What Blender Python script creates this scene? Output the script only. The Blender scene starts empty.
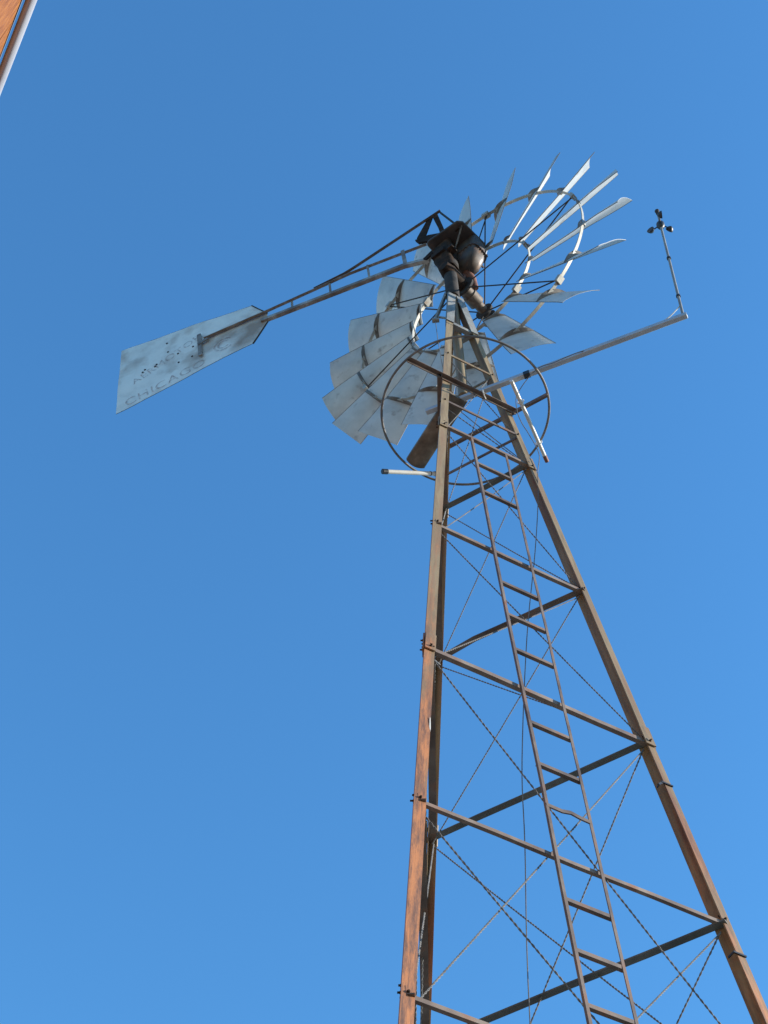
import bpy, bmesh, math, random
from mathutils import Vector as V, Matrix, noise

random.seed(7)
R = math.radians
scene = bpy.context.scene
C = scene.collection

# ------------------------------------------------------------------ render / camera
scene.render.engine = 'CYCLES'
scene.view_settings.view_transform = 'Standard'
scene.view_settings.look = 'None'
scene.view_settings.exposure = 1.18
scene.view_settings.gamma = 1.0
scene.view_settings.use_curve_mapping = False
scene.render.resolution_x, scene.render.resolution_y = 768, 1024

cd = bpy.data.cameras.new('camera')
cam = bpy.data.objects.new('camera', cd); C.objects.link(cam)
cx = V((0.992398786, 0.122814302, -0.007829168))
cy = V((0.107973311, -0.838420886, 0.534221098))
cz = V((0.059045853, -0.531005711, -0.845308537))
m = Matrix((cx, cy, cz)).transposed().to_4x4(); m.translation = V((0, 0, 1.6))
cam.matrix_world = m
cd.sensor_fit = 'VERTICAL'; cd.sensor_height = 36.0; cd.lens = 36.0 * 1549.95 / 1024.0
cd.clip_start = 0.05; cd.clip_end = 5000
scene.camera = cam

# ------------------------------------------------------------------ sky and sun
SUN_AZ, SUN_EL = 7.0, 17.0            # azimuth counted from +X towards +Y
w = bpy.data.worlds.new('World'); scene.world = w; w.use_nodes = True
nt = w.node_tree; nt.nodes.clear()
out = nt.nodes.new('ShaderNodeOutputWorld'); bg = nt.nodes.new('ShaderNodeBackground')
sky = nt.nodes.new('ShaderNodeTexSky'); sky.sky_type = 'NISHITA'; sky.sun_disc = False
sky.sun_elevation = R(SUN_EL); sky.sun_rotation = R(90 - SUN_AZ)
sky.altitude = 0; sky.air_density = 1.5; sky.dust_density = 0.0; sky.ozone_density = 10.0
bg.inputs['Strength'].default_value = 0.15
wb = nt.nodes.new('ShaderNodeMixRGB'); wb.blend_type = 'MULTIPLY'; wb.inputs[0].default_value = 1.0
wb.inputs[2].default_value = (1.07, 1.10, 0.955, 1)          # the camera's white balance
nt.links.new(sky.outputs[0], wb.inputs[1]); nt.links.new(wb.outputs[0], bg.inputs[0]); nt.links.new(bg.outputs[0], out.inputs[0])
sd = bpy.data.lights.new('sun', 'SUN'); sd.energy = 3.8; sd.angle = R(0.53); sd.color = (1.0, 0.955, 0.87)
so = bpy.data.objects.new('sun', sd); C.objects.link(so)
sv = V((math.cos(R(SUN_EL)) * math.cos(R(SUN_AZ)), math.cos(R(SUN_EL)) * math.sin(R(SUN_AZ)), math.sin(R(SUN_EL))))
so.rotation_euler = sv.to_track_quat('Z', 'Y').to_euler(); so.location = sv * 60


# ------------------------------------------------------------------ materials
def mat(name, stops, scale=6.0, detail=6.0, rough=0.6, metal=0.0, stretch=(1, 1, 1), bump=0.15,
        spots=None, spot_scale=30.0, spot_lo=0.6, spot_hi=0.7, rough_var=0.15, bump_dist=0.003):
    """Noise-driven surface: stops = [(pos, rgb), ...]; spots = colour of a second, blotchy layer."""
    M = bpy.data.materials.new(name); M.use_nodes = True
    n = M.node_tree; L = n.links; b = n.nodes['Principled BSDF']
    tc = n.nodes.new('ShaderNodeTexCoord'); mp = n.nodes.new('ShaderNodeMapping')
    mp.inputs['Scale'].default_value = stretch
    L.new(tc.outputs['Object'], mp.inputs['Vector'])
    nz = n.nodes.new('ShaderNodeTexNoise'); nz.inputs['Scale'].default_value = scale
    nz.inputs['Detail'].default_value = detail; nz.inputs['Roughness'].default_value = 0.62
    L.new(mp.outputs[0], nz.inputs['Vector'])
    cr = n.nodes.new('ShaderNodeValToRGB'); e = cr.color_ramp.elements
    while len(e) < len(stops): e.new(0.5)
    for k, (p, c) in enumerate(stops):
        e[k].position = p; e[k].color = (*c, 1)
    L.new(nz.outputs['Fac'], cr.inputs[0]); col = cr.outputs[0]
    if spots:
        n2 = n.nodes.new('ShaderNodeTexNoise'); n2.inputs['Scale'].default_value = spot_scale
        n2.inputs['Detail'].default_value = 8; L.new(mp.outputs[0], n2.inputs['Vector'])
        r2 = n.nodes.new('ShaderNodeValToRGB')
        r2.color_ramp.elements[0].position = spot_lo; r2.color_ramp.elements[0].color = (0, 0, 0, 1)
        r2.color_ramp.elements[1].position = spot_hi; r2.color_ramp.elements[1].color = (1, 1, 1, 1)
        L.new(n2.outputs['Fac'], r2.inputs[0])
        mx = n.nodes.new('ShaderNodeMixRGB'); mx.inputs[2].default_value = (*spots, 1)
        L.new(r2.outputs[0], mx.inputs[0]); L.new(col, mx.inputs[1]); col = mx.outputs[0]
    L.new(col, b.inputs['Base Color'])
    b.inputs['Metallic'].default_value = metal
    mr = n.nodes.new('ShaderNodeMapRange')
    mr.inputs['To Min'].default_value = max(0.05, rough - rough_var); mr.inputs['To Max'].default_value = min(1, rough + rough_var)
    L.new(nz.outputs['Fac'], mr.inputs['Value']); L.new(mr.outputs[0], b.inputs['Roughness'])
    if bump:
        n3 = n.nodes.new('ShaderNodeTexNoise'); n3.inputs['Scale'].default_value = scale * 6; n3.inputs['Detail'].default_value = 6
        L.new(mp.outputs[0], n3.inputs['Vector'])
        bp = n.nodes.new('ShaderNodeBump'); bp.inputs['Strength'].default_value = bump; bp.inputs['Distance'].default_value = bump_dist
        L.new(n3.outputs['Fac'], bp.inputs['Height']); L.new(bp.outputs[0], b.inputs['Normal'])
    return M


def leg_mat(name, z0, z1):
    """tan zinc patina broken by rust; z0/z1: heights between which the rust takes over downwards"""
    M = mat(name, [(0.32, (.135, .088, .045)), (0.5, (.225, .158, .082)), (0.72, (.31, .235, .135))], scale=3.2, stretch=(9, 9, 0.9),
            rough=0.6, metal=0.15, spots=(.165, .072, .034), spot_scale=1.6, spot_lo=.50, spot_hi=.66)
    n = M.node_tree; L = n.links; b = n.nodes['Principled BSDF']
    old = b.inputs['Base Color'].links[0].from_socket
    tc = n.nodes.new('ShaderNodeTexCoord'); sp = n.nodes.new('ShaderNodeSeparateXYZ'); L.new(tc.outputs['Object'], sp.inputs[0])
    mp = n.nodes.new('ShaderNodeMapping'); mp.inputs['Scale'].default_value = (9, 9, 1.3); L.new(tc.outputs['Object'], mp.inputs[0])
    nz = n.nodes.new('ShaderNodeTexNoise'); nz.inputs['Scale'].default_value = 1.6; nz.inputs['Detail'].default_value = 12; nz.inputs['Roughness'].default_value = .72; L.new(mp.outputs[0], nz.inputs[0])
    mr = n.nodes.new('ShaderNodeMapRange'); mr.inputs['From Min'].default_value = z0; mr.inputs['From Max'].default_value = z1
    mr.inputs['To Min'].default_value = 0.30; mr.inputs['To Max'].default_value = -0.30; L.new(sp.outputs[2], mr.inputs[0])
    ad = n.nodes.new('ShaderNodeMath'); ad.operation = 'ADD'; L.new(nz.outputs['Fac'], ad.inputs[0]); L.new(mr.outputs[0], ad.inputs[1])
    cr = n.nodes.new('ShaderNodeValToRGB'); cr.color_ramp.elements[0].position = .44; cr.color_ramp.elements[0].color = (0, 0, 0, 1)
    cr.color_ramp.elements[1].position = .66; cr.color_ramp.elements[1].color = (1, 1, 1, 1); L.new(ad.outputs[0], cr.inputs[0])
    n2 = n.nodes.new('ShaderNodeTexNoise'); n2.inputs['Scale'].default_value = 3.0; n2.inputs['Detail'].default_value = 12; n2.inputs['Roughness'].default_value = .75; L.new(mp.outputs[0], n2.inputs[0])
    c2 = n.nodes.new('ShaderNodeValToRGB'); c2.color_ramp.elements[0].position = .37; c2.color_ramp.elements[0].color = (.075, .036, .023, 1); _e = c2.color_ramp.elements.new(.45); _e.color = (.17, .072, .036, 1)
    c2.color_ramp.elements[2].position = .57; c2.color_ramp.elements[2].color = (.42, .155, .05, 1); L.new(n2.outputs['Fac'], c2.inputs[0])
    mx = n.nodes.new('ShaderNodeMixRGB'); L.new(cr.outputs[0], mx.inputs[0]); L.new(old, mx.inputs[1]); L.new(c2.outputs[0], mx.inputs[2])
    L.new(mx.outputs[0], b.inputs['Base Color']); return M


M_leg = leg_mat('weathered_leg_iron', 3.2, 8.5)
M_leg_rust = leg_mat('rusty_leg_iron', 4.5, 9.5)
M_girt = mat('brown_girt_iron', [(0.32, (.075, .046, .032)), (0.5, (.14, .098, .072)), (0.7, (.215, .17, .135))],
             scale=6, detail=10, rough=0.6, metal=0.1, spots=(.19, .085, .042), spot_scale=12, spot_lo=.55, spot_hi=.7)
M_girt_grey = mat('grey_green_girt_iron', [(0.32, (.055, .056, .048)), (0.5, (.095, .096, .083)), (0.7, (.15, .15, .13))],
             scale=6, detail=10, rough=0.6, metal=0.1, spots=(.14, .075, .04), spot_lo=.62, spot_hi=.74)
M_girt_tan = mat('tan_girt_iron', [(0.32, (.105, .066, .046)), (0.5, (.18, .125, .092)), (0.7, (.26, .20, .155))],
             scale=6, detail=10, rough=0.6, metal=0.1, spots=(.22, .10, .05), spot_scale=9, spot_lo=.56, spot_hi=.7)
M_zincbar = mat('grey_zinc_bar', [(0.3, (.14, .14, .13)), (0.7, (.28, .275, .25))], scale=9, detail=9, rough=0.6, metal=0.1,
                spots=(.22, .14, .08), spot_scale=14, spot_lo=.6, spot_hi=.72)
M_blade = mat('galvanised_sheet', [(0.28, (.34, .345, .335)), (0.5, (.45, .455, .44)), (0.75, (.55, .55, .53))], scale=5, detail=9,
              rough=0.50, metal=0.04, bump=0.08, spots=(.17, .15, .135), spot_scale=15, spot_lo=.60, spot_hi=.80, bump_dist=0.004)
M_vane = mat('vane_sheet', [(0.28, (.60, .565, .51)), (0.5, (.74, .705, .645)), (0.75, (.80, .77, .71))], scale=5, detail=10,
             rough=0.55, metal=0.15, bump=0.15, spots=(.33, .24, .18), spot_scale=3.4, spot_lo=.46, spot_hi=.68, bump_dist=0.004)
M_ring = mat('cream_zinc_ring', [(0.3, (.24, .225, .19)), (0.6, (.38, .365, .32)), (0.8, (.47, .455, .41))], scale=12, rough=0.5, metal=0.2,
             spots=(.25, .14, .07), spot_scale=18, spot_lo=.62, spot_hi=.75)
M_rib = mat('stained_rib_iron', [(0.3, (.085, .072, .062)), (0.6, (.17, .15, .13)), (0.8, (.27, .25, .23))], scale=14, rough=0.6, metal=0.2)
M_rod = mat('dark_rod', [(0.3, (.022, .020, .019)), (0.7, (.065, .056, .05))], scale=20, rough=0.8, metal=0.0); M_rod.node_tree.nodes['Principled BSDF'].inputs['Specular IOR Level'].default_value = .2
M_wire = mat('twisted_wire_zinc', [(0.3, (.07, .065, .06)), (0.7, (.20, .185, .17))], scale=15, rough=0.8, metal=0.0, bump=0)
M_hood = mat('oily_hood_iron', [(0.3, (.022, .018, .015)), (0.5, (.045, .033, .026)), (0.75, (.09, .06, .04))], scale=7, rough=0.6, metal=0.0,
             spots=(.12, .06, .03), spot_scale=11, spot_lo=.6, spot_hi=.75)
M_case = mat('brown_oil_case', [(0.3, (.024, .015, .010)), (0.5, (.052, .031, .018)), (0.75, (.105, .062, .033))], scale=11, detail=9, rough=0.48, metal=0.05, spots=(.16, .075, .035), spot_scale=15, spot_lo=.56, spot_hi=.7)
M_cast = mat('rusty_casting', [(0.3, (.013, .009, .007)), (0.5, (.030, .019, .013)), (0.75, (.10, .048, .027))], scale=15, detail=9, rough=0.85, metal=0.0, bump=.5); M_cast.node_tree.nodes['Principled BSDF'].inputs['Specular IOR Level'].default_value = .15
M_redcast = mat('red_rust_casting', [(0.3, (.09, .03, .018)), (0.7, (.25, .10, .055))], scale=14, rough=0.7, metal=0.1)
M_hub = mat('tan_hub_casting', [(0.3, (.07, .045, .03)), (0.5, (.14, .10, .068)), (0.7, (.22, .165, .12))], scale=14, detail=9, rough=0.6, metal=0.1, spots=(.09, .05, .03), spot_scale=18, spot_lo=.52, spot_hi=.64)
M_tail = mat('tail_angle_iron', [(0.3, (.12, .078, .055)), (0.5, (.23, .18, .145)), (0.7, (.42, .39, .35))], scale=9, detail=10, rough=0.5, metal=0.25)
M_plank = mat('weathered_plank', [(0.3, (.075, .055, .04)), (0.55, (.16, .125, .09)), (0.75, (.27, .22, .165))], scale=5, stretch=(2.5, 2.5, 2.5), rough=0.85)
M_white = mat('white_plastic_pipe', [(0.3, (.52, .49, .43)), (0.7, (.68, .66, .61))], scale=8, rough=0.4, bump=0.05)
M_black = mat('black_plastic', [(0.3, (.010, .010, .011)), (0.7, (.025, .025, .027))], scale=20, rough=0.45, bump=0.05)
M_boom = mat('grey_boom_tube', [(0.3, (.33, .355, .37)), (0.6, (.43, .455, .47)), (0.8, (.50, .52, .53))], scale=7, rough=0.45, metal=0.3)
M_wood = mat('stained_wood_boards', [(0.3, (.15, .048, .012)), (0.5, (.25, .085, .019)), (0.72, (.34, .135, .036))], scale=16, stretch=(3, 3, .35),
             rough=0.55, spots=(.16, .05, .03), spot_scale=6, spot_lo=.66, spot_hi=.74)
M_wood.node_tree.nodes['Principled BSDF'].inputs['Specular IOR Level'].default_value = .15
M_unseen_wall = mat('unseen_low_bounce_boards', [(0.3, (.10, .098, .092)), (0.5, (.17, .165, .155)), (0.72, (.25, .245, .235))], scale=7, stretch=(3, 3, .35), rough=0.85)  # invented grey for the unseen lower wall, weakens orange bounce onto the windmill
M_gutter = mat('white_gutter_paint', [(0.3, (.34, .345, .39)), (0.7, (.40, .405, .45))], scale=5, rough=0.35, bump=0.04)
M_flash = mat('blue_grey_flashing', [(0.3, (.07, .15, .19)), (0.7, (.12, .22, .27))], scale=8, rough=0.4, metal=0.3)
M_roof = mat('grey_roof_metal', [(0.3, (.16, .16, .17)), (0.7, (.26, .26, .26))], scale=4, rough=0.5, metal=0.4)
M_ground = mat('grey_gravel_ground', [(0.3, (.12, .12, .118)), (0.5, (.18, .18, .175)), (0.75, (.25, .25, .24))], scale=1.5, detail=12, rough=0.95,
               spots=(.05, .06, .035), spot_scale=0.25, spot_lo=.52, spot_hi=.62, bump=0.6, bump_dist=0.03)

# faded vane lettering: paint that has flaked away in patches
M_letter = bpy.data.materials.new('faded_red_letter_paint'); M_letter.use_nodes = True
_n = M_letter.node_tree; _b = _n.nodes['Principled BSDF']; _o = _n.nodes['Material Output']
_b.inputs['Base Color'].default_value = (.24, .085, .07, 1); _b.inputs['Roughness'].default_value = .7
_t = _n.nodes.new('ShaderNodeBsdfTransparent'); _mx = _n.nodes.new('ShaderNodeMixShader')
_tc = _n.nodes.new('ShaderNodeTexCoord'); _nz = _n.nodes.new('ShaderNodeTexNoise'); _nz.inputs['Scale'].default_value = 38; _nz.inputs['Detail'].default_value = 8
_cr = _n.nodes.new('ShaderNodeValToRGB'); _cr.color_ramp.elements[0].position = .36; _cr.color_ramp.elements[0].color = (.08, .08, .08, 1)
_cr.color_ramp.elements[1].position = .62; _cr.color_ramp.elements[1].color = (.40, .40, .40, 1)
_n.links.new(_tc.outputs['Object'], _nz.inputs['Vector']); _n.links.new(_nz.outputs['Fac'], _cr.inputs[0]); _n.links.new(_cr.outputs[0], _mx.inputs[0])
_n.links.new(_t.outputs[0], _mx.inputs[1]); _n.links.new(_b.outputs[0], _mx.inputs[2]); _n.links.new(_mx.outputs[0], _o.inputs[0])


# ------------------------------------------------------------------ object helpers
ORIG = {}


def thing(name, loc, label=None, cat=None, group=None, parent=None):
    o = bpy.data.objects.new(name, None); C.objects.link(o)
    o.empty_display_size = 0.1
    ORIG[o.name] = V(loc)
    if parent is not None:
        o.parent = parent; o.location = V(loc) - ORIG[parent.name]
    else:
        o.location = V(loc)
    if label: o['label'] = label
    if cat: o['category'] = cat
    if group: o['group'] = group
    return o


def tag(o, label, cat, group=None):
    o['label'] = label; o['category'] = cat
    if group: o['group'] = group
    return o


class MB:
    def __init__(s):
        s.bm = bmesh.new(); s.mi = 0

    def _f(s, vs):
        try:
            f = s.bm.faces.new(vs); f.material_index = s.mi; return f
        except ValueError:
            return None

    def box(s, c, ax, half):
        """box with centre c, axes ax (3 unit vectors) and half sizes"""
        c = V(c); vs = []
        for i in (-1, 1):
            for j in (-1, 1):
                for k in (-1, 1):
                    vs.append(s.bm.verts.new(c + ax[0] * half[0] * i + ax[1] * half[1] * j + ax[2] * half[2] * k))
        for q in ((0, 1, 3, 2), (4, 6, 7, 5), (0, 4, 5, 1), (2, 3, 7, 6), (0, 2, 6, 4), (1, 5, 7, 3)):
            s._f([vs[a] for a in q])
        return s

    def sweep(s, path, prof, a_dir, cap=True, scales=None):
        """extrude a closed 2-D profile [(a,b)] along path; a_dir gives the a axis"""
        path = [V(p) for p in path]; rings = []
        for i, p in enumerate(path):
            t = (path[min(i + 1, len(path) - 1)] - path[max(i - 1, 0)]).normalized()
            a = V(a_dir); a = (a - t * a.dot(t)).normalized(); b = t.cross(a)
            k = scales[i] if scales else 1.0
            rings.append([s.bm.verts.new(p + a * (x * k) + b * (y * k)) for x, y in prof])
        n = len(prof)
        for i in range(len(rings) - 1):
            for j in range(n):
                s._f([rings[i][j], rings[i][(j + 1) % n], rings[i + 1][(j + 1) % n], rings[i + 1][j]])
        if cap:
            s._f(rings[0][::-1]); s._f(rings[-1])
        return s

    def bar(s, p0, p1, wa, wb, a_dir):
        x, y = wa / 2, wb / 2
        return s.sweep([p0, p1], [(-x, -y), (x, -y), (x, y), (-x, y)], a_dir)

    def ell(s, p0, p1, da, db, wd, t, mid=None, wb=None):
        """angle iron: heel runs p0-p1, flanges of width wd along da and db"""
        p0, p1 = V(p0), V(p1)
        path = [p0] + ([V(q) for q in mid] if mid else []) + [p1]
        rings = []
        da, db = V(da), V(db); wb = wb or wd
        for p in path:
            rings.append([s.bm.verts.new(p + da * a + db * b) for a, b in
                          ((0, 0), (wd, 0), (wd, t), (t, t), (t, wb), (0, wb))])
        flip = (da.cross(db)).dot(p1 - p0) < 0
        for i in range(len(rings) - 1):
            for j in range(6):
                q = [rings[i][j], rings[i][(j + 1) % 6], rings[i + 1][(j + 1) % 6], rings[i + 1][j]]
                s._f(q[::-1] if flip else q)
        s._f(rings[0] if flip else rings[0][::-1]); s._f(rings[-1][::-1] if flip else rings[-1])
        return s

    def tube(s, path, r, seg=8, cap=True, closed=False, r_end=None):
        path = [V(p) for p in path]; n = len(path); rings = []
        t0 = (path[1] - path[0]).normalized()
        a = t0.orthogonal().normalized()
        for i, p in enumerate(path):
            if closed: t = (path[(i + 1) % n] - path[i - 1]).normalized()
            else: t = (path[min(i + 1, n - 1)] - path[max(i - 1, 0)]).normalized()
            a = (a - t * a.dot(t)).normalized(); b = t.cross(a)
            rr = r if r_end is None else r + (r_end - r) * i / (n - 1)
            rings.append([s.bm.verts.new(p + (a * math.cos(2 * math.pi * k / seg) + b * math.sin(2 * math.pi * k / seg)) * rr) for k in range(seg)])
        for i in range(n if closed else n - 1):
            q = rings[(i + 1) % n]
            for k in range(seg):
                f = s._f([rings[i][k], rings[i][(k + 1) % seg], q[(k + 1) % seg], q[k]])
                if f: f.smooth = True
        if cap and not closed:
            s._f(rings[0][::-1]); s._f(rings[-1])
        return s

    def lathe(s, p, axis, prof, seg=24):
        """revolve [(dist along axis, radius)] about axis through p"""
        axis = V(axis).normalized(); a = axis.orthogonal().normalized(); b = axis.cross(a); p = V(p)
        rings = [[s.bm.verts.new(p + axis * d + (a * math.cos(2 * math.pi * k / seg) + b * math.sin(2 * math.pi * k / seg)) * max(r, 1e-4)) for k in range(seg)] for d, r in prof]
        for i in range(len(rings) - 1):
            for k in range(seg):
                f = s._f([rings[i][k], rings[i][(k + 1) % seg], rings[i + 1][(k + 1) % seg], rings[i + 1][k]])
                if f: f.smooth = True
        s._f(rings[0][::-1]); s._f(rings[-1])
        return s

    def twist(s, p0, p1, r=0.0021, pitch=0.045, sag=0.0, seg=5):
        """two strands twisted round each other"""
        p0, p1 = V(p0), V(p1); d = p1 - p0; Ln = d.length; t = d.normalized()
        a = t.orthogonal().normalized(); b = t.cross(a)
        n = max(8, int(Ln / pitch * 8))
        for ph in (0, math.pi):
            path = []
            for i in range(n + 1):
                u = i / n; an = 2 * math.pi * u * Ln / pitch + ph
                path.append(p0 + d * u + (a * math.cos(an) + b * math.sin(an)) * r * 1.05 + V((0, 0, -sag * 4 * u * (1 - u))))
            s.tube(path, r, seg)
        return s

    def prism(s, outline, nrm, th):
        """closed planar outline (list of points), thickness th along nrm, centred"""
        nrm = V(nrm).normalized()
        lo = [s.bm.verts.new(V(p) - nrm * th / 2) for p in outline]; hi = [s.bm.verts.new(V(p) + nrm * th / 2) for p in outline]
        s._f(lo[::-1]); s._f(hi); n = len(lo)
        for i in range(n): s._f([lo[i], lo[(i + 1) % n], hi[(i + 1) % n], hi[i]])
        return s

    def build(s, name, mats, parent=None, loc=None, bevel=0, label=None, frame=None, same_frame=False):
        bmesh.ops.recalc_face_normals(s.bm, faces=s.bm.faces)
        if frame is not None:          # own frame: origin and axes along the piece
            s.bm.transform(frame.inverted())
            me = bpy.data.meshes.new(name); s.bm.to_mesh(me); s.bm.free()
            for M in (mats if isinstance(mats, (list, tuple)) else [mats]): me.materials.append(M)
            o = bpy.data.objects.new(name, me); C.objects.link(o); o.parent = parent
            if not same_frame:
                f2 = frame.copy(); f2.translation = frame.translation - ORIG[parent.name]; o.matrix_basis = f2
            ORIG[o.name] = frame.translation.copy()
            return o
        base = V(loc) if loc is not None else (ORIG[parent.name] if parent is not None else V((0, 0, 0)))
        bmesh.ops.translate(s.bm, verts=s.bm.verts, vec=-base)
        me = bpy.data.meshes.new(name); s.bm.to_mesh(me); s.bm.free()
        for M in (mats if isinstance(mats, (list, tuple)) else [mats]): me.materials.append(M)
        me.set_sharp_from_angle(angle=R(38))
        o = bpy.data.objects.new(name, me); C.objects.link(o)
        ORIG[o.name] = base
        if parent is not None:
            o.parent = parent; o.location = base - ORIG[parent.name]
        else:
            o.location = base
        if bevel:
            md = o.modifiers.new('bevel', 'BEVEL'); md.width = bevel; md.segments = 2; md.limit_method = 'ANGLE'
        if label: o['label'] = label
        return o


def lerp(a, b, t): return V(a) + (V(b) - V(a)) * t


Z = V((0, 0, 1))
# ------------------------------------------------------------------ ground
g = MB(); n = 40; S = 1500.0
g.prism([V((-S, -S, 0)), V((S, -S, 0)), V((S, S, 0)), V((-S, S, 0))], Z, 0.2)
gr = g.build('ground', M_ground, loc=(0, 0, -0.1)); gr.location.z = -0.1
gr['kind'] = 'structure'

# ------------------------------------------------------------------ windmill: tower
DM = 4.24
AX = V((0, DM, 0))
PHI, R1, SL = -1.997038588, 0.941987, 0.127883
LEV = {-4: 1.05, -3: 2.05, -2: 2.95, -1: 3.75, 0: 4.565, 1: 5.464, 2: 6.446, 3: 7.526, 4: 8.694, 5: 9.019, 6: 9.735, 7: 10.29}


def cor(L, z):
    r = R1 - SL * (z - 3.932); a = PHI - L * 2 * math.pi / 3
    return V((r * math.cos(a), DM + r * math.sin(a), z))


mill = thing('windmill', (0, DM, 0), 'tall rusty three-legged farm windmill with galvanised bladed wheel and sheet metal tail vane', 'windmill')
MA, MB_, MC = 0, 1, 2   # near leg, far leg, right-hand leg


def face_dir(P, Q):
    d = cor(Q, 5) - cor(P, 5); d.z = 0; return d.normalized()


def face_nrm(P, Q):
    o = (cor(P, 5) + cor(Q, 5)) / 2 - V((0, DM, 5)); o.z = 0; return o.normalized()


others = {0: (2, 1), 1: (2, 0), 2: (0, 1)}
for L in range(3):
    P, Q = others[L]
    b = MB()
    zs = [0.0, 2.2, 4.9, 6.40, 8.62, 10.80]
    dq = face_dir(L, Q)
    if L == 0: dq = (dq + face_nrm(0, 1) * .13).normalized()       # this flange is sprung outwards a little
    b.ell(cor(L, 0.0), cor(L, 10.80), face_dir(L, P), dq, 0.046, 0.005) if L != 2 else b.ell(cor(L, 0.0), cor(L, 10.80), face_dir(2, 0), face_dir(2, 1), 0.034, 0.005, wb=.060)
    for k, z in LEV.items():          # bolt heads where the girts meet the leg
        if k == 7: continue
        ax_t = (cor(L, z + .5) - cor(L, z - .5)).normalized()
        for j in (P, Q):
            fd, fn = face_dir(L, j), face_nrm(L, j)
            fn2 = ax_t.cross(fd).normalized()
            if fn2.dot(fn) < 0: fn2 = -fn2
            for dz, off in ((0.016, 0.022), (0.052, 0.027)) if k < 5 else ((.0, .022),):
                if {L, j} == {0, 2} and dz > .03: continue
                BJ = random.uniform(.001, .004) if {L, j} == {0, 2} else random.uniform(.003, .014); dz += random.uniform(-.006, .006)
                b.mi = 1; b.lathe(cor(L, z) + ax_t * dz + fd * off - fn2 * 0.012, fn2, [(0.0, 0.0035), (0.0125, 0.0035), (0.013, 0.0052), (0.0175, 0.0052), (0.0185, 0.0038), (0.018 + BJ, 0.0038)], 6); b.mi = 0
    if L == 0:
        b.mi = 2; q = cor(L, 5.93) + face_dir(0, 2) * .043 + face_nrm(0, 2) * .0015
        b.prism([q + Z * z_ + face_dir(0, 2) * x_ for x_, z_ in ((-.002, -.05), (.001, -.03), (.002, .0), (.002, .03), (.0, .035), (-.002, .012), (-.004, -.02))], face_nrm(0, 2), .0016); b.mi = 0
    zx = (cor(L, 10.8) - cor(L, 0)).normalized(); xx = (face_dir(L, P) - zx * face_dir(L, P).dot(zx)).normalized(); yx = zx.cross(xx)
    LF = Matrix((xx, yx, zx)).transposed().to_4x4(); LF.translation = cor(L, 0)
    leg = b.build('tower_leg', [M_leg_rust if L == 0 else M_leg, M_cast, M_white], mill, frame=LF)
    if L == 2:
        for zc, nub in ((6.19, .05), (5.32, 0)):
            p = MB(); fd, fn = face_dir(2, 0), face_nrm(0, 2)
            p.box(cor(2, zc) + fd * .023 + fn * .003, (fd, fn, Z), (.026, .003, .0035)); p.box(cor(2, zc) + fd * .05 - fn * .012, (fd, fn, Z), (.002, .018, .004))
            if nub: p.bar(cor(2, zc) + fd * .045, cor(2, zc - .025) + fd * .072, .009, .008, Z)
            p.build('clamp_band', M_black, leg, frame=LF, same_frame=True)
    if L == 0: leg['label'] = 'rust-orange leg of angle iron nearest the viewer'
    # splice plates with bolts, lapped over the outside of the leg
    for zc in (1.4, 3.95, 6.48, 8.70):
        p = MB()
        ax_t = (cor(L, zc + .5) - cor(L, zc - .5)).normalized()
        for k in (P, Q):
            fd, fn = face_dir(L, k), face_nrm(L, k)
            fn2 = ax_t.cross(fd).normalized()
            if fn2.dot(fn) < 0: fn2 = -fn2
            p.box(cor(L, zc) + fd * 0.0225 + fn2 * 0.0056, (ax_t, fd, fn2), (0.058, 0.0235, 0.003))
            for dz in ((-.036, .036) if {L, k} != {0, 2} else (-.036,)):
                c = cor(L, zc) + ax_t * dz + fd * .023
                p.mi = 1; p.lathe(c, fn2, [(0.0, 0.006), (0.0115, 0.006), (0.012, 0.0036), (0.019, 0.0036)], 6); p.mi = 0
        p.build('splice_plate', [M_leg_rust if L == 0 else M_leg, M_cast], leg, frame=LF, same_frame=True)

# girts
FACES = ((0, 2), (1, 2), (0, 1))
for (P, Q) in FACES:
    fd, fn = face_dir(P, Q), face_nrm(P, Q)
    for k, z in LEV.items():
        b = MB()
        a0, a1 = cor(P, z) + fd * 0.008 + fn * 0.008, cor(Q, z) - fd * 0.008 + fn * 0.008
        if k in (5, 6):
            b.bar(a0 - fn * .012, a1 - fn * .012, 0.019, 0.007, Z)
            b.build('girt', M_leg if k == 6 else M_girt, mill)
        elif k == 7:
            b.ell(a0 - fn * .010, a1 - fn * .010, V((0, 0, 1)), -fn, 0.030, 0.005); b.build('girt', M_zincbar, mill)
        else:
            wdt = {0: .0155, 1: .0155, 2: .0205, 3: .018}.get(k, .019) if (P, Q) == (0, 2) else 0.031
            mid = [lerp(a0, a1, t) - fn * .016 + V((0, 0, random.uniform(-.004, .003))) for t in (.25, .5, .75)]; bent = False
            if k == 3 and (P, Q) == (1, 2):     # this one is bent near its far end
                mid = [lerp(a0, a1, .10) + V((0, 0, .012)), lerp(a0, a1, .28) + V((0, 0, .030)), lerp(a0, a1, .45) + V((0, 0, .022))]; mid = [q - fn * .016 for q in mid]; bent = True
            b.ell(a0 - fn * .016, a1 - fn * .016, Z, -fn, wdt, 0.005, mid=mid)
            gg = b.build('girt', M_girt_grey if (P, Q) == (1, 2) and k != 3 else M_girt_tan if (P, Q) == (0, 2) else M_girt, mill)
            if bent: gg['label'] = 'bent girt on the far side of the tower'

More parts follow.
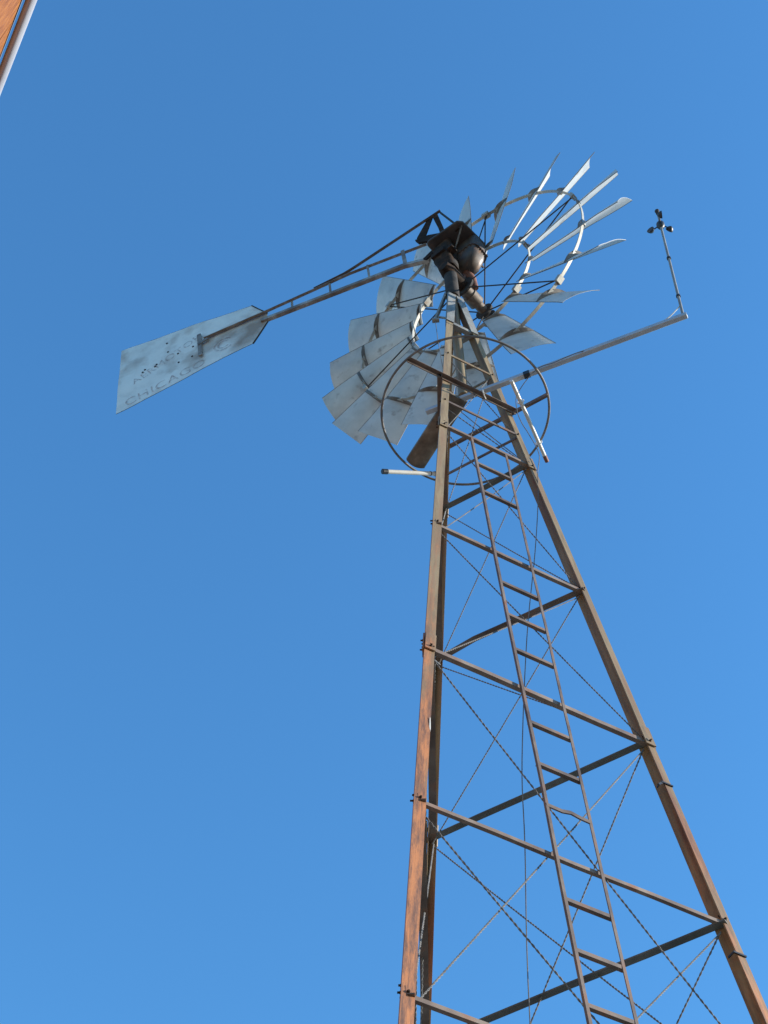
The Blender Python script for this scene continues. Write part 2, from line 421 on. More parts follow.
# twisted wire braces
WI = {(0, 2): [(2, 0), (0, 2), (1, -1), (-1, 1), (3, 2), (2, 3), (4, 3), (3, 4), (6, 5), (5, 4), (4, 6), (-1, -3), (-3, -1)],
      (1, 2): [(2, 0), (0, 2), (1, -1), (-1, 1), (3, 2), (2, 3), (4, 3), (3, 4), (4, 6), (6, 4), (-1, -3), (-3, -1)],
      (0, 1): [(2, 0), (0, 2), (1, -1), (-1, 1), (3, 2), (2, 3), (4, 3), (3, 4), (4, 6), (6, 4)]}
for (P, Q), lst in WI.items():
    fd, fn = face_dir(P, Q), face_nrm(P, Q)
    for i, (k, j) in enumerate(lst):
        ins = -0.018 - 0.010 * (i % 2)
        z0, z1 = LEV[k] - .035, LEV[j] + (-.03 if j > k else .05)
        b = MB(); b.twist(cor(P, z0) + fd * 0.04 + fn * ins, cor(Q, z1) - fd * 0.04 + fn * ins, sag=random.uniform(0, .012),
                          r=0.0017 if max(k, j) > 2 else 0.0019, pitch=random.uniform(.030, .046))
        b.build('brace_wire', M_wire, mill)

# ladder on the near right-hand face
lad = thing('ladder', (0.09, 3.9, 0), parent=mill)
fd, fn = face_dir(0, 2), face_nrm(0, 2)
ltop, lbot = V((0.0147, 4.0324, 8.6495)), V((0.1721, 3.8351, 4.7071))
rtop, rbot = V((0.1932, 4.1603, 8.6519)), V((0.3262, 3.9515, 4.7852))
lbase = lbot + (lbot - ltop) * (3.9 / 3.94); rbase = rbot + (rbot - rtop) * (3.9 / 3.867)
for a, c in ((ltop, lbase), (rtop, rbase)):
    b = MB(); b.ell(a + fn * .002, c + fn * .002, fd if a is ltop else -fd, -fn, 0.0125, 0.0045,
                       mid=[lerp(a, c, i / 14) + fn * .002 + fd * random.uniform(-.0035, .0035) for i in range(1, 14)])
    b.build('rail', M_girt, lad)


def on(a, c, z): return lerp(a, c, (z - a.z) / (c.z - a.z))


rz = [8.375, 8.077, 7.23, 6.965, 6.703, 6.206, 5.951, 5.719, 5.236, 5.007, 4.778, 4.52, 4.25, 4.0, 3.75, 3.5, 3.25, 3.0, 2.75, 2.5, 2.25, 2.0, 1.75, 1.5, 1.25, 1.0]
for i, z in enumerate(rz):
    a, c = on(ltop, lbase, z) + fd * .004, on(rtop, rbase, z) - fd * .004
    b = MB()
    if i == 7:
        pth = [a, lerp(a, c, .35) + V((0, 0, -.002)), lerp(a, c, .55) + V((0, 0, .009)), lerp(a, c, .75) + V((0, 0, .002)), c]
        b.sweep(pth, [(-.008, -.003), (.008, -.003), (.008, .003), (-.008, .003)], Z)
    else:
        b.ell(a, c, Z, -fn, 0.016, 0.004)
    rg = b.build('rung', M_girt, lad)
    if i == 7: rg['label'] = 'bent ladder rung'

# platform: three beams that overshoot the legs, and the hoop round their ends
ZP = 9.3115
plat = thing('platform', (0, DM, ZP), parent=mill)
ends = {(2, 0): 0, (1, 2): 2, (0, 1): 1}
for (S0, E0) in ends:
    a, e = cor(S0, ZP), cor(E0, ZP)
    d = (e - a).normalized(); fn = face_nrm(S0, E0)
    # run on to the hoop radius
    t = 0.0
    while (e + d * t - V((0, DM, ZP))).length < 0.468: t += 0.002
    b = MB(); b.ell(a - d * .03 + fn * .004, e + d * t + fn * .004, V((0, 0, -1)), fn, 0.027, 0.005)
    b.build('beam', M_girt, plat)
hp = MB()
ang = [2 * math.pi * i / 96 for i in range(97)]
pth = [V((0.474 * math.cos(a) + .0, DM + 0.474 * math.sin(a), ZP - 0.004 + 0.005 * math.sin(3 * a + .4))) for a in ang[:-1]]
hp.tube(pth, 0.0073, 8, closed=True)
hp.build('hoop', M_rib, plat)

# mast pipe and tower cap
b = MB(); b.tube([V((0, DM, 9.50)), V((0, DM, 10.9))], 0.030, 16); b.build('mast_pipe', [M_leg], mill)
b = MB(); b.lathe(V((0, DM, 0)), Z, [(10.86, .040), (10.87, .046), (11.30, .044), (11.32, .062), (11.38, .062)], 20); b.build('turntable', M_rod, mill)
for L in range(3):
    P, Q = others[L]; b = MB()
    ax_t = (cor(L, 10.6) - cor(L, 10.3)).normalized()
    for k in (P, Q):
        d_, n_ = face_dir(L, k), face_nrm(L, k)
        fn2 = ax_t.cross(d_).normalized()
        if fn2.dot(n_) < 0: fn2 = -fn2
        b.box(cor(L, 10.56) + d_ * .0235 + fn2 * .0045, (ax_t, d_, fn2), (.27, .0265, .003))
    b.build('cap_sleeve', M_zincbar, mill)

# ------------------------------------------------------------------ windmill: wheel
N_ = V((0.54703341, 0.83578251, 0.04713867)); H_ = V((-0.83671263, 0.54764219, 0)); W_ = V((-0.02581513, -0.03944152, 0.99888835))
CW = V((0.10622, 4.40229, 11.25327))
AXW = CW - N_ * 0.19418
wheel = thing('wheel', CW, parent=mill)
head0 = thing('gear_head', (0, DM, 11.5), parent=mill)
U = 0.53
RO, RI = 1.7834 * U, 0.9449 * U


def pol(c, r, th): return c + (H_ * math.cos(th) + W_ * math.sin(th)) * r


for nm, rr, off, wd in (('outer_ring', RO, 0.0, .022), ('inner_ring', RI, 0.0365 * U, .022)):
    b = MB(); n = 144; rings = []
    for i in range(n):
        th = 2 * math.pi * i / n
        er = H_ * math.cos(th) + W_ * math.sin(th)
        c = pol(CW + N_ * off, rr, th)
        rings.append([b.bm.verts.new(c + er * x + N_ * y) for x, y in ((-.003, -wd / 2), (.003, -wd / 2), (.003, wd / 2), (-.003, wd / 2))])
    for i in range(n):
        for k in range(4):
            f = b._f([rings[i][k], rings[i][(k + 1) % 4], rings[(i + 1) % n][(k + 1) % 4], rings[(i + 1) % n][k]])
            if f: f.smooth = False
    # little bolted clips where the arms meet the ring
    for k in range(6):
        th = R(46 + 60 * k); er = H_ * math.cos(th) + W_ * math.sin(th); et = -H_ * math.sin(th) + W_ * math.cos(th)
        b.box(pol(CW + N_ * off, rr, th) + er * .001, (er, et, N_), (.013, .026, .022))
    b.build(nm, M_ring, wheel)

TH0, BP, RT = 1.24436527, -0.555, 2.38371 * U
WE, WL, OFFB = 0.17615 * U, 0.37244 * U, 0.08935 * U
RB = 0.93 * U
for k in range(18):
    th = TH0 + k * 2 * math.pi / 18
    er = H_ * math.cos(th) + W_ * math.sin(th); et = -H_ * math.sin(th) + W_ * math.cos(th)
    ch = et * math.cos(BP) + N_ * math.sin(BP)
    bn = er.cross(ch).normalized()
    if bn.dot(N_) < 0: bn = -bn
    rnd = random.Random(100 + k)
    dent = [(rnd.uniform(.1, 1), rnd.uniform(0, 1), rnd.uniform(-.007, .007), rnd.uniform(.12, .3)) for _ in range(5)]
    tipbend = rnd.uniform(-.012, .012); twist = rnd.uniform(-.035, .035); cornerbend = rnd.uniform(-.02, .012)

    def bpt(u, s_, side=0):
        """u 0..1 root->tip, s_ 0..1 earlier->later edge"""
        r_ = RB + (RT - RB) * u
        e_, l_ = (.085 + (WE / U - .085) * u) * U, (.20 + (WL / U - .20) * u) * U
        c = -e_ + (e_ + l_) * s_
        chord = e_ + l_
        sag = -0.070 * chord * 4 * s_ * (1 - s_)            # bulges towards the rear
        for du, ds, am, rr_ in dent:
            d2 = ((u - du) ** 2 + (s_ - ds) ** 2) / rr_ ** 2
            sag += am * math.exp(-d2 * 2)
        sag += tipbend * max(0, u - .6) / .4 * (s_ - .3) + twist * c * u
        sag += cornerbend * max(0, u - .78) / .22 * max(0, s_ - .7) / .3
        return CW + N_ * OFFB + er * (r_ - .006 * U * 4 * (s_ - .5) ** 2) + ch * c + bn * (sag + side)

    b = MB(); nu, ns = 14, 10
    lay = []
    for side in (-.0010, .0010):
        lay.append([[b.bm.verts.new(bpt(i / nu, j / ns, side)) for j in range(ns + 1)] for i in range(nu + 1)])
    for q in range(2):
        for i in range(nu):
            for j in range(ns):
                f = b._f([lay[q][i][j], lay[q][i + 1][j], lay[q][i + 1][j + 1], lay[q][i][j + 1]]); f.smooth = True
    for i in range(nu):
        for j in (0, ns): b._f([lay[0][i][j], lay[0][i + 1][j], lay[1][i + 1][j], lay[1][i][j]])
    for j in range(ns):
        for i in (0, nu): b._f([lay[0][i][j], lay[0][i][j + 1], lay[1][i][j + 1], lay[1][i][j]])
    b.mi = 1
    for s_ in (0.0, 1.0): b.tube([bpt(i / 14, s_) for i in range(15)], .0024, 5)
    b.mi = 0
    b.build('blade', [M_blade, M_rib], wheel)
    # stiffening ribs: a curved strip across the back of the blade at each ring, and a clip to the ring
    u0 = (RO - RB) / (RT - RB)
    for uc, hw in ((u0, .012), (0.035, .008)):
        b = MB(); lo, hi = [], []
        for j in range(0, 11):
            s_ = j / 10
            deep = -(.004 + (.030 if uc > .3 else .016) * (1 - (2 * s_ - 1) ** 2))
            lo.append((bpt(uc - hw / (RT - RB), s_, -.0025), bpt(uc + hw / (RT - RB), s_, -.0025)))
            hi.append((bpt(uc - .15 * hw / (RT - RB), s_, deep), bpt(uc + .15 * hw / (RT - RB), s_, deep)))
        vs = [[b.bm.verts.new(p) for p in (l[0], h[0], h[1], l[1])] for l, h in zip(lo, hi)]
        for i in range(10):
            for q in range(3): b._f([vs[i][q], vs[i + 1][q], vs[i + 1][q + 1], vs[i][q + 1]])
        b.build('blade_rib', M_rib, wheel)
    b = MB(); b.box(pol(CW + N_ * .004, RO, th + .02), (er, et, N_), (.008, .020, .019)); b.build('blade_clip', M_ring, wheel)

# hub, flanges and the spokes
b = MB(); b.lathe(AXW, N_, [(-.08, .040), (-.02, .054), (.12, .052), (.121, .04)], 24)
b.build('axle_housing', M_cast, head0)
b = MB(); b.lathe(AXW, N_, [(.122, .046), (.20, .046), (.205, .054), (.29, .054), (.292, .034), (.40, .034)], 24)
b.build('hub', M_hub, wheel)
b = MB()
b.lathe(AXW, N_, [(.125, .088), (.140, .088)], 24)
b.lathe(AXW, N_, [(.360, .030), (.362, .066), (.378, .066), (.380, .030)], 24)
b.lathe(AXW, N_, [(.415, .028), (.417, .055), (.430, .055), (.432, .02)], 24)
b.build('hub_flange', M_rod, wheel)
tor = MB(); tor.tube([AXW + N_ * .45 + (H_ * math.cos(a) + W_ * math.sin(a)) * .060 for a in ang[:-1:3]], .010, 8, closed=True); tor.build('hub_ring', M_hub, wheel)
for k in range(6):
    th = R(46 + 60 * k)
    for a0, rf, dth in ((.132, .085, .10), (.370, .062, -.10)):
        b = MB(); b.tube([pol(AXW + N_ * a0, rf * .8, th + dth), pol(CW, RO - .006, th + dth * .08)], .0048, 8)
        b.build('spoke', M_rod, wheel)

# ------------------------------------------------------------------ windmill: gear head under its hood
head = head0
Nh = V((N_.x, N_.y, 0)).normalized(); Hh = V((H_.x, H_.y, 0)).normalized()
PH = lambda a, h, z: V((0, DM, z)) + Nh * a + Hh * h


def rrect(a0, a1, h0, h1, z, rad, seg=5):
    pts = []
    for ca, chh, st in ((a1 - rad, h1 - rad, 0), (a0 + rad, h1 - rad, 90), (a0 + rad, h0 + rad, 180), (a1 - rad, h0 + rad, 270)):
        for i in range(seg + 1):
            t = R(st + 90 * i / seg); pts.append(PH(ca + rad * math.cos(t), chh + rad * math.sin(t), z))
    return pts


def loft(b, secs, smooth=True):
    rings = [[b.bm.verts.new(p) for p in s_] for s_ in secs]; n = len(rings[0])
    for i in range(len(rings) - 1):
        for j in range(n):
            f = b._f([rings[i][j], rings[i][(j + 1) % n], rings[i + 1][(j + 1) % n], rings[i + 1][j]])
            if f: f.smooth = smooth
    b._f(rings[0][::-1]); b._f(rings[-1])


def hoodsec(a0, a1, h0, h1, z):
    """rounded plan with one corner cut off at the rear right"""
    pts = rrect(a0, a1, h0, h1, z, .03)
    c = PH(a0, h0, z);     out_ = []
    for p in pts:
        d = p - c; x, y = d.dot(Nh) / .06, d.dot(Hh) / .06
        if x + y < 1:
            sft = (1 - x - y) / 2; p = p + Nh * .06 * sft + Hh * .06 * sft
        out_.append(p)
    return out_


b = MB()
loft(b, [hoodsec(-.135, .150, -.222, .085, 11.655), hoodsec(-.139, .154, -.226, .089, 11.662), hoodsec(-.137, .152, -.224, .087, 11.675),
         hoodsec(-.105, .120, -.19, .055, 11.74), hoodsec(-.07, .09, -.15, .02, 11.80), hoodsec(-.03, .05, -.11, -.02, 11.84)], smooth=False)
b.build('hood', M_hood, head, bevel=.006)
b = MB()   # oil case that bulges out under the hood
loft(b, [rrect(.08, .15, -.10, -.03, 11.385, .03), rrect(.05, .175, -.145, .0, 11.41, .045), rrect(.03, .178, -.185, .03, 11.47, .05), rrect(.02, .172, -.208, .04, 11.55, .045),
         rrect(.02, .155, -.217, .04, 11.62, .035), rrect(.02, .150, -.218, .04, 11.6545, .03)])
# seam flange and cap screws round the case
for (a0_, a1_, h0_, h1_, z_) in ((.025, .185, -.203, .045, 11.53),):
    loft(b, [rrect(a0_ - .006, a1_ + .006, h0_ - .008, h1_ + .006, z_, .05), rrect(a0_ - .006, a1_ + .006, h0_ - .008, h1_ + .006, z_ + .010, .05)], smooth=False)
    for q in range(6):
        b.lathe(PH(a0_ + .03 + q * .022, h0_ - .004, z_ - .012), Z, [(0, .006), (.034, .006)], 6)
        b.lathe(PH(a0_ - .002, h0_ + .03 + q * .03, z_ - .012), Z, [(0, .006), (.034, .006)], 6)
for q in range(4): b.lathe(PH(.178, -.15 + q * .045, 11.46), Nh, [(-.01, .008), (.012, .008)], 6)
for f in b.bm.faces:
    if f.calc_center_median().z > 11.548: f.material_index = 1
b.build('oil_case', [M_case, M_hood], head)
b = MB()   # yoke casting between mast and tail hinge
loft(b, [rrect(-.055, .055, -.055, .055, 11.30, .04), rrect(-.070, .045, -.055, .06, 11.37, .035), rrect(-.085, .055, -.055, .085, 11.44, .035),
         rrect(-.085, .07, -.06, .085, 11.52, .03), rrect(-.075, .08, -.07, .07, 11.66, .03)], smooth=False)
b.lathe(V((0, DM, 0)), Z, [(11.345, .050), (11.35, .060), (11.39, .061), (11.395, .050)], 18)
b.box(PH(-.088, .02, 11.47), (Nh, Hh, Z), (.014, .055, .028)); b.box(PH(-.06, -.075, 11.45), (Nh, Hh, Z), (.03, .02, .018))
b.build('yoke', M_cast, head)
b = MB()
b.tube([PH(.10, -.05, 11.42), PH(.17, -.06, 11.36), PH(.20, -.05, 11.28)], .030, 10); b.tube([PH(.14, .03, 11.40), PH(.16, .0, 11.28)], .022, 10)
b.build('pitman_link', M_redcast, head)
b = MB()
b.tube([PH(-.078, -.188, 11.652), PH(.01, -.012, 11.44)], .0058, 8)
b.build('stay_rod', M_hub, head)
b = MB(); b.tube([PH(-.03, -.020, 11.62), PH(.117, -.083, 11.385)], .0058, 8)
b.build('stay_rod', M_hub, head)
b = MB()   # furl lever
fl0, fl1 = V((-.045, 4.22, 10.88)), V((-.125, 4.20, 10.47))
b.sweep([fl0, lerp(fl0, fl1, .6), fl1], [(-.016, -.006), (.016, -.006), (.016, .006), (-.016, .006)], V((0, -1, 0)))
b.lathe(fl1 - V((.02, 0, 0)), V((1, 0, 0)), [(0, .016), (.045, .016)], 10)
b.tube([fl1 + V((.01, 0, .05)), V((-.02, 4.18, 10.42))], .008, 6)
b.build('furl_lever', M_zincbar, head)
b = MB(); b.tube([fl1, V((-.118, 4.16, 10.1)), V((-.10, 4.12, 9.6)), V((-.10, 4.15, 9.0))], .0022, 6); b.build('furl_wire', M_wire, head)
# ------------------------------------------------------------------ windmill: tail
TD = V((-0.95660092, 0.28728751, -0.04879114)); TV = V((-0.07192665, -0.07052916, 0.99491316)); TN = TD.cross(TV).normalized()
TO = V((0, DM, 11.85176))
if TN.dot(V((0, 0, 1.6)) - TO) < 0: TN = -TN          # towards the viewer's side of the vane
T = lambda a, u_, s_=0.0: TO + TD * a + TV * u_ + TN * s_
tail = thing('tail', TO, parent=mill)
b = MB(); b.ell(T(1.45, -.042, .015), T(.16, -.20, .015), TV, TN * -1, .030, .005, mid=[T(.34, -.135, .015)]); b.build('lower_boom', M_tail, tail)
b = MB(); b.bar(T(.18, -.195, .02), T(.03, -.08, .03), .036, .012, TV); b.bar(T(.04, -.09, .03), PH(-.085, -.175, 11.648), .034, .012, TV); b.build('lower_boom_strap', M_cast, tail)
b = MB(); b.ell(T(.15, .070, -.02), T(1.90, .045, .010), TV, TN, .021, .005, mid=[T(.735, .098, -.006), T(1.42, .052, .006)]); b.build('middle_boom', M_tail, tail)
b = MB(); b.ell(T(-.012, .437, 0), T(1.02, .094, 0), TV, TN, .021, .004, mid=[T(.70, .148, 0), T(.78, .122, 0)]); b.build('upper_boom', M_girt, tail)
for a, lo, hi in ((.326, -.13, .10), (.60, -.10, .11), (.90, -.085, .10), (1.20, -.06, .075)):
    b = MB(); b.bar(T(a, lo, .006), T(a, hi, .006), .028 if a < .4 else .016, .008, TD); b.build('boom_post', M_tail, tail)
b = MB()
b.prism([T(.045, .44), T(.085, .425), T(.205, .19), T(.17, .13), T(.13, .20)], TN, .012)
b.prism([T(.015, .42), T(.055, .40), T(.035, .20), T(.03, .02), T(-.01, .02), T(.0, .20)], TN, .014)
b.prism([T(.22, .17), T(.20, .11), T(.10, .06), T(.02, .02), T(.0, .10), T(.12, .16)], TN, .018)
b.build('hinge_plate', M_cast, tail)
b = MB(); b.bar(T(-.006, .435), PH(-.10, -.150, 11.70), .017, .009, TN)
b.build('hinge_bar', M_rod, tail)

# vane
VO = [(2.6085, .4435), (1.5221, .2816), (1.400, .058), (1.400, -.062), (1.5221, -.2816), (2.6085, -.4435)]
b = MB()
# sheet as a gently rumpled grid
nu, nv = 40, 22
lay = []
for sd_ in (-.0012, .0012):
    rows = []
    for i in range(nu + 1):
        a = 1.400 + (2.6085 - 1.400) * i / nu
        if a < 1.5221: hw = .060 + (.2816 - .060) * (a - 1.4) / .1221
        else: hw = .2816 + (.4435 - .2816) * (a - 1.5221) / (2.6085 - 1.5221)
        row = []
        for j in range(nv + 1):
            u_ = hw * (2 * j / nv - 1)
            wob = .010 * noise.noise(V((a * 2.2, u_ * 2.6, 3.3))) + .004 * noise.noise(V((a * 7, u_ * 7, 9.1)))
            row.append(b.bm.verts.new(T(a, u_, wob + sd_)))
        rows.append(row)
    lay.append(rows)
for q in range(2):
    for i in range(nu):
        for j in range(nv): b._f([lay[q][i][j], lay[q][i + 1][j], lay[q][i + 1][j + 1], lay[q][i][j + 1]]).smooth = True
for i in range(nu):
    for j in (0, nv): b._f([lay[0][i][j], lay[0][i + 1][j], lay[1][i + 1][j], lay[1][i][j]])
for j in range(nv):
    for i in (0, nu): b._f([lay[0][i][j], lay[0][i][j + 1], lay[1][i][j + 1], lay[1][i][j]])
b.build('vane', M_vane, tail)


def vwob(a, u_): return .010 * noise.noise(V((a * 2.2, u_ * 2.6, 3.3))) + .004 * noise.noise(V((a * 7, u_ * 7, 9.1)))


# folded rim of the vane
b = MB(); rim = [(1.400, .060), (1.5221, .2816), (2.6085, .4435)]
for pts in (rim, [(a, -u_) for a, u_ in rim]):
    for (a0, u0_), (a1, u1_) in zip(pts[:-1], pts[1:]):
        wd = .012 if a0 < 1.45 else .0034
        n = 14
        b.tube([T(a0 + (a1 - a0) * i / n, u0_ + (u1_ - u0_) * i / n, vwob(a0 + (a1 - a0) * i / n, u0_ + (u1_ - u0_) * i / n)) for i in range(n + 1)], wd / 2, 6)
b.build('vane_rim', M_rod, tail)
b = MB()
b.bar(T(1.945, .150, .014), T(1.93, -.165, .014), .030, .012, TD); b.bar(T(1.87, .03, .02), T(1.95, .0, .02), .030, .008, TV)
b.build('vane_bracket', M_tail, tail)
b = MB()   # torn bullet holes: short dark burrs
for k, (a, u_) in enumerate(((2.219, .257), (2.207, .121), (2.123, .034), (2.116, -.094), (2.298, .009), (2.392, .002), (2.41, -.02), (2.0, .04), (2.007, -.092), (2.31, -.01))):
    b.lathe(T(a, u_, vwob(a, u_)), TN, [(-.003, .010), (.002, .0095), (.006, .006), (.007, .002)], 7)
b.build('bullet_hole_burr', M_black, tail)


def letters(body, size, a, u_, slope, shear=0.0):
    cu = bpy.data.curves.new('lettering', 'FONT'); cu.body = body; cu.size = size; cu.extrude = 0.0; cu.space_character = 1.08
    cu.shear = shear
    tmp = bpy.data.objects.new('lettering_tmp', cu); C.objects.link(tmp)
    bpy.context.view_layer.update()
    dg = bpy.context.evaluated_depsgraph_get()
    me = bpy.data.meshes.new_from_object(tmp.evaluated_get(dg))
    bpy.data.objects.remove(tmp); bpy.data.curves.remove(cu)
    ca, sa = math.cos(slope), math.sin(slope)
    for v in me.vertices:      # text x runs from the outer end of the vane back towards the wheel
        x, y = v.co.x, v.co.y
        aa, uu = a - (x * ca - y * sa), u_ + x * sa + y * ca
        v.co = T(aa, uu, vwob(aa, uu) + .0045 + v.co.z) - TO
    me.materials.clear(); me.materials.append(M_letter)
    o = bpy.data.objects.new('lettering', me); C.objects.link(o); o.parent = tail; ORIG[o.name] = TO
    return o


letters('AERMOTOR', .108, 2.475, -.150, R(26))
letters('CHICAGO', .135, 2.535, -.40, R(9.5))
lg = MB()
for r_ in (.082, .052):
    n = 36; vs = []
    for i in range(n + 1):
        t = R(40) + R(280) * i / n
        vs.append([lg.bm.verts.new(T(1.75 - rr_ * math.cos(t) * 1.0, -.125 + rr_ * math.sin(t), vwob(1.75, -.125) + .006)) for rr_ in (r_, r_ - .016)])
    for i in range(n): lg._f([vs[i][0], vs[i + 1][0], vs[i + 1][1], vs[i][1]])
lg.build('emblem', M_letter, tail)

# ------------------------------------------------------------------ anemometer on its boom
ZA = ZP + .022
BA, BE = V((-0.222, 4.238, ZA + .028)), V((1.266, 3.818, ZA + .028))
an = thing('anemometer', BE, 'black three-cup anemometer on a thin upright pole at the end of a grey boom', 'anemometer')
b = MB(); bd = (BE - BA).normalized(); b.bar(BA, BE, .030, .030, Z); b.build('boom', M_boom, an, bevel=.003)
b = MB()
mk = lerp(BA, BE, .395); b.bar(mk - bd * .018, mk + bd * .018, .0325, .0325, Z); b.build('boom_tape', M_black, an)
ptop = V((1.3245, 3.7766, 10.781)); pb = BE - bd * .02 + V((0, 0, .017)) ; pcup = lerp(pb, ptop, .856)
pd = (ptop - pb).normalized()
b = MB(); b.tube([pb - pd * .03, pcup - pd * .03], .0085, 10, r_end=.0075); b.tube([pcup, ptop - pd * .03], .0065, 8); b.build('pole', M_zincbar, an)
b = MB()
for t in (.19, .60): b.lathe(lerp(pb, pcup, t) - pd * .008, pd, [(0, .013), (.016, .013)], 10)
b.build('pole_clamp', M_black, an)
b = MB(); b.lathe(pcup - pd * .05, pd, [(0, .009), (.01, .019), (.03, .025), (.055, .025), (.07, .015), (.075, .008)], 14); b.build('rotor_hub', M_black, an)
b = MB(); b.lathe(ptop - pd * .055, pd, [(0, .008), (.01, .010), (.035, .011), (.05, .015), (.055, .015)], 12); b.build('finial', M_rod, an)
CUP0 = 102
ox = pd.orthogonal().normalized(); oy = pd.cross(ox)
for k in range(3):
    t = R(CUP0 + 120 * k); d_ = ox * math.cos(t) + oy * math.sin(t); q = pd.cross(d_)
    c = pcup + d_ * .066 - pd * .005
    b = MB(); b.tube([pcup - pd * .005, c], .004, 6)
    b.lathe(c - q * .004, q, [(.018, .0245), (.016, .0245), (.008, .022), (-.002, .016), (-.010, .006), (-.012, .001)], 14)
    b.build('cup', M_black, an)
b = MB(); a0, a1 = lerp(pb, pcup, .10), BE - bd * .16 + V((0, 0, .016))
b.tube([lerp(a0, a1, i / 6) + V((0, 0, -.02 * math.sin(math.pi * i / 6))) for i in range(7)], .0035, 6); b.build('stay_strap', M_white, an)

# cable: along under the boom, over to the right-hand leg, then loose down inside the tower to the ground
cpts = [BE - bd * .03 + V((0, 0, .016)), lerp(BE, BA, .16) + V((0, 0, .018)), lerp(BE, BA, .34) + V((0, 0, .018)), lerp(BE, BA, .42) + V((0, -.03, -.02)), lerp(BE, BA, .50) + V((0, -.028, -.030)), lerp(BE, BA, .57) + V((0, -.02, -.022)),
        V((.30, 4.12, 9.24)), V((.285, 4.17, 9.14)), V((.30, 4.20, 9.05)), V((.33, 4.235, 8.98)), V((.368, 4.26, 8.80)), V((.345, 4.26, 8.61)), V((.319, 4.26, 8.317)), V((.262, 4.26, 7.86)),
        V((.166, 4.26, 7.198)), V((.076, 4.26, 6.383)), V((.047, 4.26, 5.904)), V((-.006, 4.26, 5.073)), V((-.05, 4.26, 3.6)), V((-.06, 4.26, 1.8)), V((-.06, 4.26, .0))]


def smooth_path(p, n=6):
    o = []
    for i in range(len(p) - 1):
        p0, p1, p2, p3 = p[max(i - 1, 0)], p[i], p[i + 1], p[min(i + 2, len(p) - 1)]
        for k in range(n):
            t = k / n
            o.append(.5 * ((2 * p1) + (p2 - p0) * t + (2 * p0 - 5 * p1 + 4 * p2 - p3) * t * t + (3 * p1 - p0 - 3 * p2 + p3) * t ** 3))
    o.append(p[-1]); return o


b = MB(); b.tube(smooth_path(cpts), .0024, 6)
o = b.build('cable', M_wire, loc=cpts[-1]); tag(o, 'thin grey cable running from the boom down through the middle of the tower', 'cable')

# ------------------------------------------------------------------ loose things tied to the platform
pa, pe = V((-0.503, 4.455, 9.122)), V((-0.185, 4.627, 9.312))
pr = thing('pipe', pa, 'short white pipe with a black end cap tied to the hoop left of the tower', 'pipe')
d_ = (pe - pa).normalized()
b = MB(); b.tube([pa + d_ * .035, pe], .0125, 14); b.build('pipe_body', M_white, pr)
b = MB(); b.lathe(pa, d_, [(0, .012), (.003, .0158), (.036, .0158), (.037, .013)], 14); b.build('end_cap', M_black, pr)
b = MB()
for t in (.82, .90): b.lathe(lerp(pa, pe, t), (d_ + V((.3, .3, .5))).normalized(), [(0, .0145), (.005, .0145)], 12)
b.build('tie', M_rod, pr)
pa, pe = V((0.272, 4.058, ZP - .026)), V((0.436, 4.607, ZP - .026))
pr = thing('pipe', pa, 'long white pipe sloping under the boom right of the tower with a rusty lower end', 'pipe')
d_ = (pe - pa).normalized()
b = MB(); b.tube([pa, pe - d_ * .045], .0115, 14); b.build('pipe_body', M_white, pr)
b = MB(); b.tube([pe - d_ * .045, pe], .0125, 14); b.build('end_cap', M_redcast, pr)
b = MB()
for t in (.265, .77):
    c = lerp(pa, pe, t); s_ = Z.cross(d_)
    b.tube([c + s_ * .018 * math.cos(a) + Z * (.020 * math.sin(a) + .010) for a in ang[:-1:6]], .0035, 6, closed=True)
b.build('tie', M_white, pr)

# weathered plank lying across the hoop and the far-left beam
e0, e1 = V((-0.366 - .0, 4.529, ZP + .030)), V((-0.262, 4.587, ZP + .030))
dd = V((.585, -.811, 0)); ww = V((.811, .585, 0))
b = MB(); pl = []
c0 = (e0 + e1) / 2 - dd * .012
Lp, hw = .50, .059
secs = []
for i in range(15):
    t = i / 14
    p = c0 + dd * Lp * t
    row = []
    for j in range(9):
        s_ = j / 4 - 1
        row.append(p + ww * hw * s_ + Z * (.012 * (s_ * s_) + .003 * noise.noise(V((t * 5, s_, 1)))))
    if i == 0:
        row = [q - dd * (.012 * (1 - (j / 4 - 1) ** 2)) for j, q in enumerate(row)]
    secs.append(row)
lo = [[b.bm.verts.new(q) for q in row] for row in secs]; hi = [[b.bm.verts.new(q + Z * .022) for q in row] for row in secs]
for i in range(14):
    for j in range(8):
        b._f([lo[i][j], lo[i][j + 1], lo[i + 1][j + 1], lo[i + 1][j]]); b._f([hi[i][j], hi[i + 1][j], hi[i + 1][j + 1], hi[i][j + 1]])
    for j in (0, 8): b._f([lo[i][j], lo[i + 1][j], hi[i + 1][j], hi[i][j]])
for j in range(8):
    for i in (0, 14): b._f([lo[i][j], lo[i][j + 1], hi[i][j + 1], hi[i][j]])
o = b.build('plank', M_plank, loc=c0); tag(o, 'weathered brown plank lying across the platform hoop left of the near leg', 'plank')
# wire tie at the boom
b = MB(); tc = V((.117, 4.143, ZP))
b.tube([tc + bd.cross(Z) * .026 * math.cos(a) + Z * (.03 * math.sin(a) + .008) for a in ang[:-1:6]], .004, 6, closed=True)
b.build('boom_tie', M_white, an)

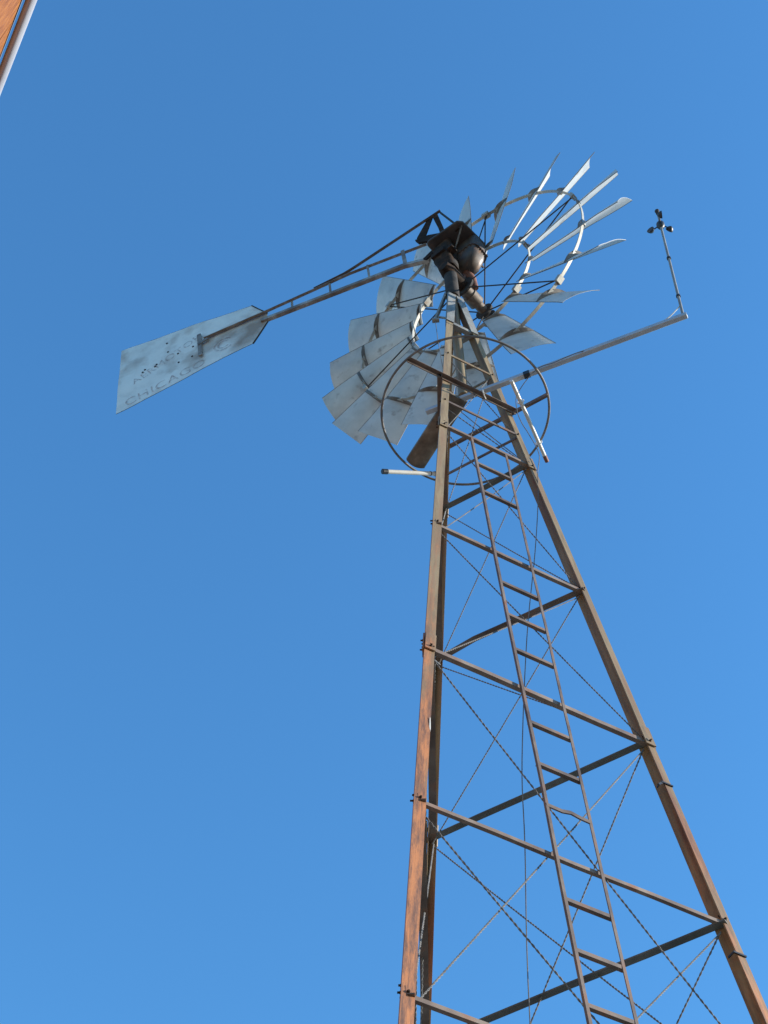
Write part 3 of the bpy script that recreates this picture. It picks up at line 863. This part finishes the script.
# ------------------------------------------------------------------ timber building whose eave shows in the corner
ed = V((-0.565, 0.825, 0)).normalized(); en = V((0.825, 0.565, 0)).normalized()
EZ = 8.5
e_ref = V((-1.6554, 1.5273, EZ))                  # a point of the gutter's outer edge
bl = thing('timber_building', V((e_ref.x, e_ref.y, 0)) - en * 2.5, 'tall orange-brown timber building with a white gutter along its eave', 'building')
W0, W1, DEP = -5.0, 5.5, 6.0
wall_off = .060
P = lambda s_, k, z: V((e_ref.x, e_ref.y, 0)) + ed * s_ + en * k + Z * z
b = MB()
# front wall of upright boards with narrow grooves
bw = .19; nb = int((W1 - W0) / bw)
for i in range(nb):
    b.box(P(W0 + (i + .5) * bw, -wall_off - .012, EZ - .9), (ed, en, Z), (bw / 2 - .002, .012 + .001 * (i % 2), .9 - .010))
b.build('upper_wall', M_wood, bl)
b = MB()
for i in range(nb):
    b.box(P(W0 + (i + .5) * bw, -wall_off - .016, (EZ - 1.805) / 2), (ed, en, Z), (bw / 2 - .003, .012 + .001 * (i % 2), (EZ - 1.805) / 2))
b.box(P((W0 + W1) / 2, -wall_off - .020 - DEP / 2, EZ / 2), (ed, en, Z), ((W1 - W0) / 2, DEP / 2, EZ / 2 - .012))
b.build('wall', M_unseen_wall, bl)  # out of view; made grey so less orange light bounces off it
b = MB()
rp = [P(W0 - .3, -wall_off + .001, EZ + .055), P(W0 - .3, -wall_off - DEP / 2, EZ + 1.5), P(W0 - .3, -wall_off - DEP - .1, EZ + .055), P(W0 - .3, -wall_off - DEP - .1, EZ + .03), P(W0 - .3, -wall_off + .001, EZ + .03)]
q0 = [b.bm.verts.new(p) for p in rp]; q1 = [b.bm.verts.new(p + ed * (W1 - W0 + .6)) for p in rp]
for j in range(5): b._f([q0[j], q0[(j + 1) % 5], q1[(j + 1) % 5], q1[j]])
b._f(q0); b._f(q1[::-1])
b.build('roof', M_roof, bl)
b = MB()
for i in range(8): b.bar(P(W0 + .4 + i * 1.4, -wall_off, EZ + .012), P(W0 + .4 + i * 1.4, -.044, EZ + .012), .012, .004, Z)
b.build('gutter_bracket', M_flash, bl)
b = MB(); n = 12
for sgn in (1,):
    gp = [(-.0235, .004), (-.0232, -.006), (-.020, -.014), (-.013, -.020), (-.004, -.0225), (.004, -.0205), (.011, -.0145), (.017, -.008), (.0215, -.002), (.0235, .005)]
    prof = gp + [(x * .92, y + .0025) for x, y in reversed(gp)]
    q0 = [b.bm.verts.new(P(W0 - .3, -.0235 + x, EZ + .02 + y)) for x, y in prof]; q1 = [b.bm.verts.new(p.co + ed * (W1 - W0 + .6)) for p in q0]
    for j in range(len(q0)):
        b._f([q0[j], q0[(j + 1) % len(q0)], q1[(j + 1) % len(q0)], q1[j]]).smooth = True
b.build('gutter', M_gutter, bl)
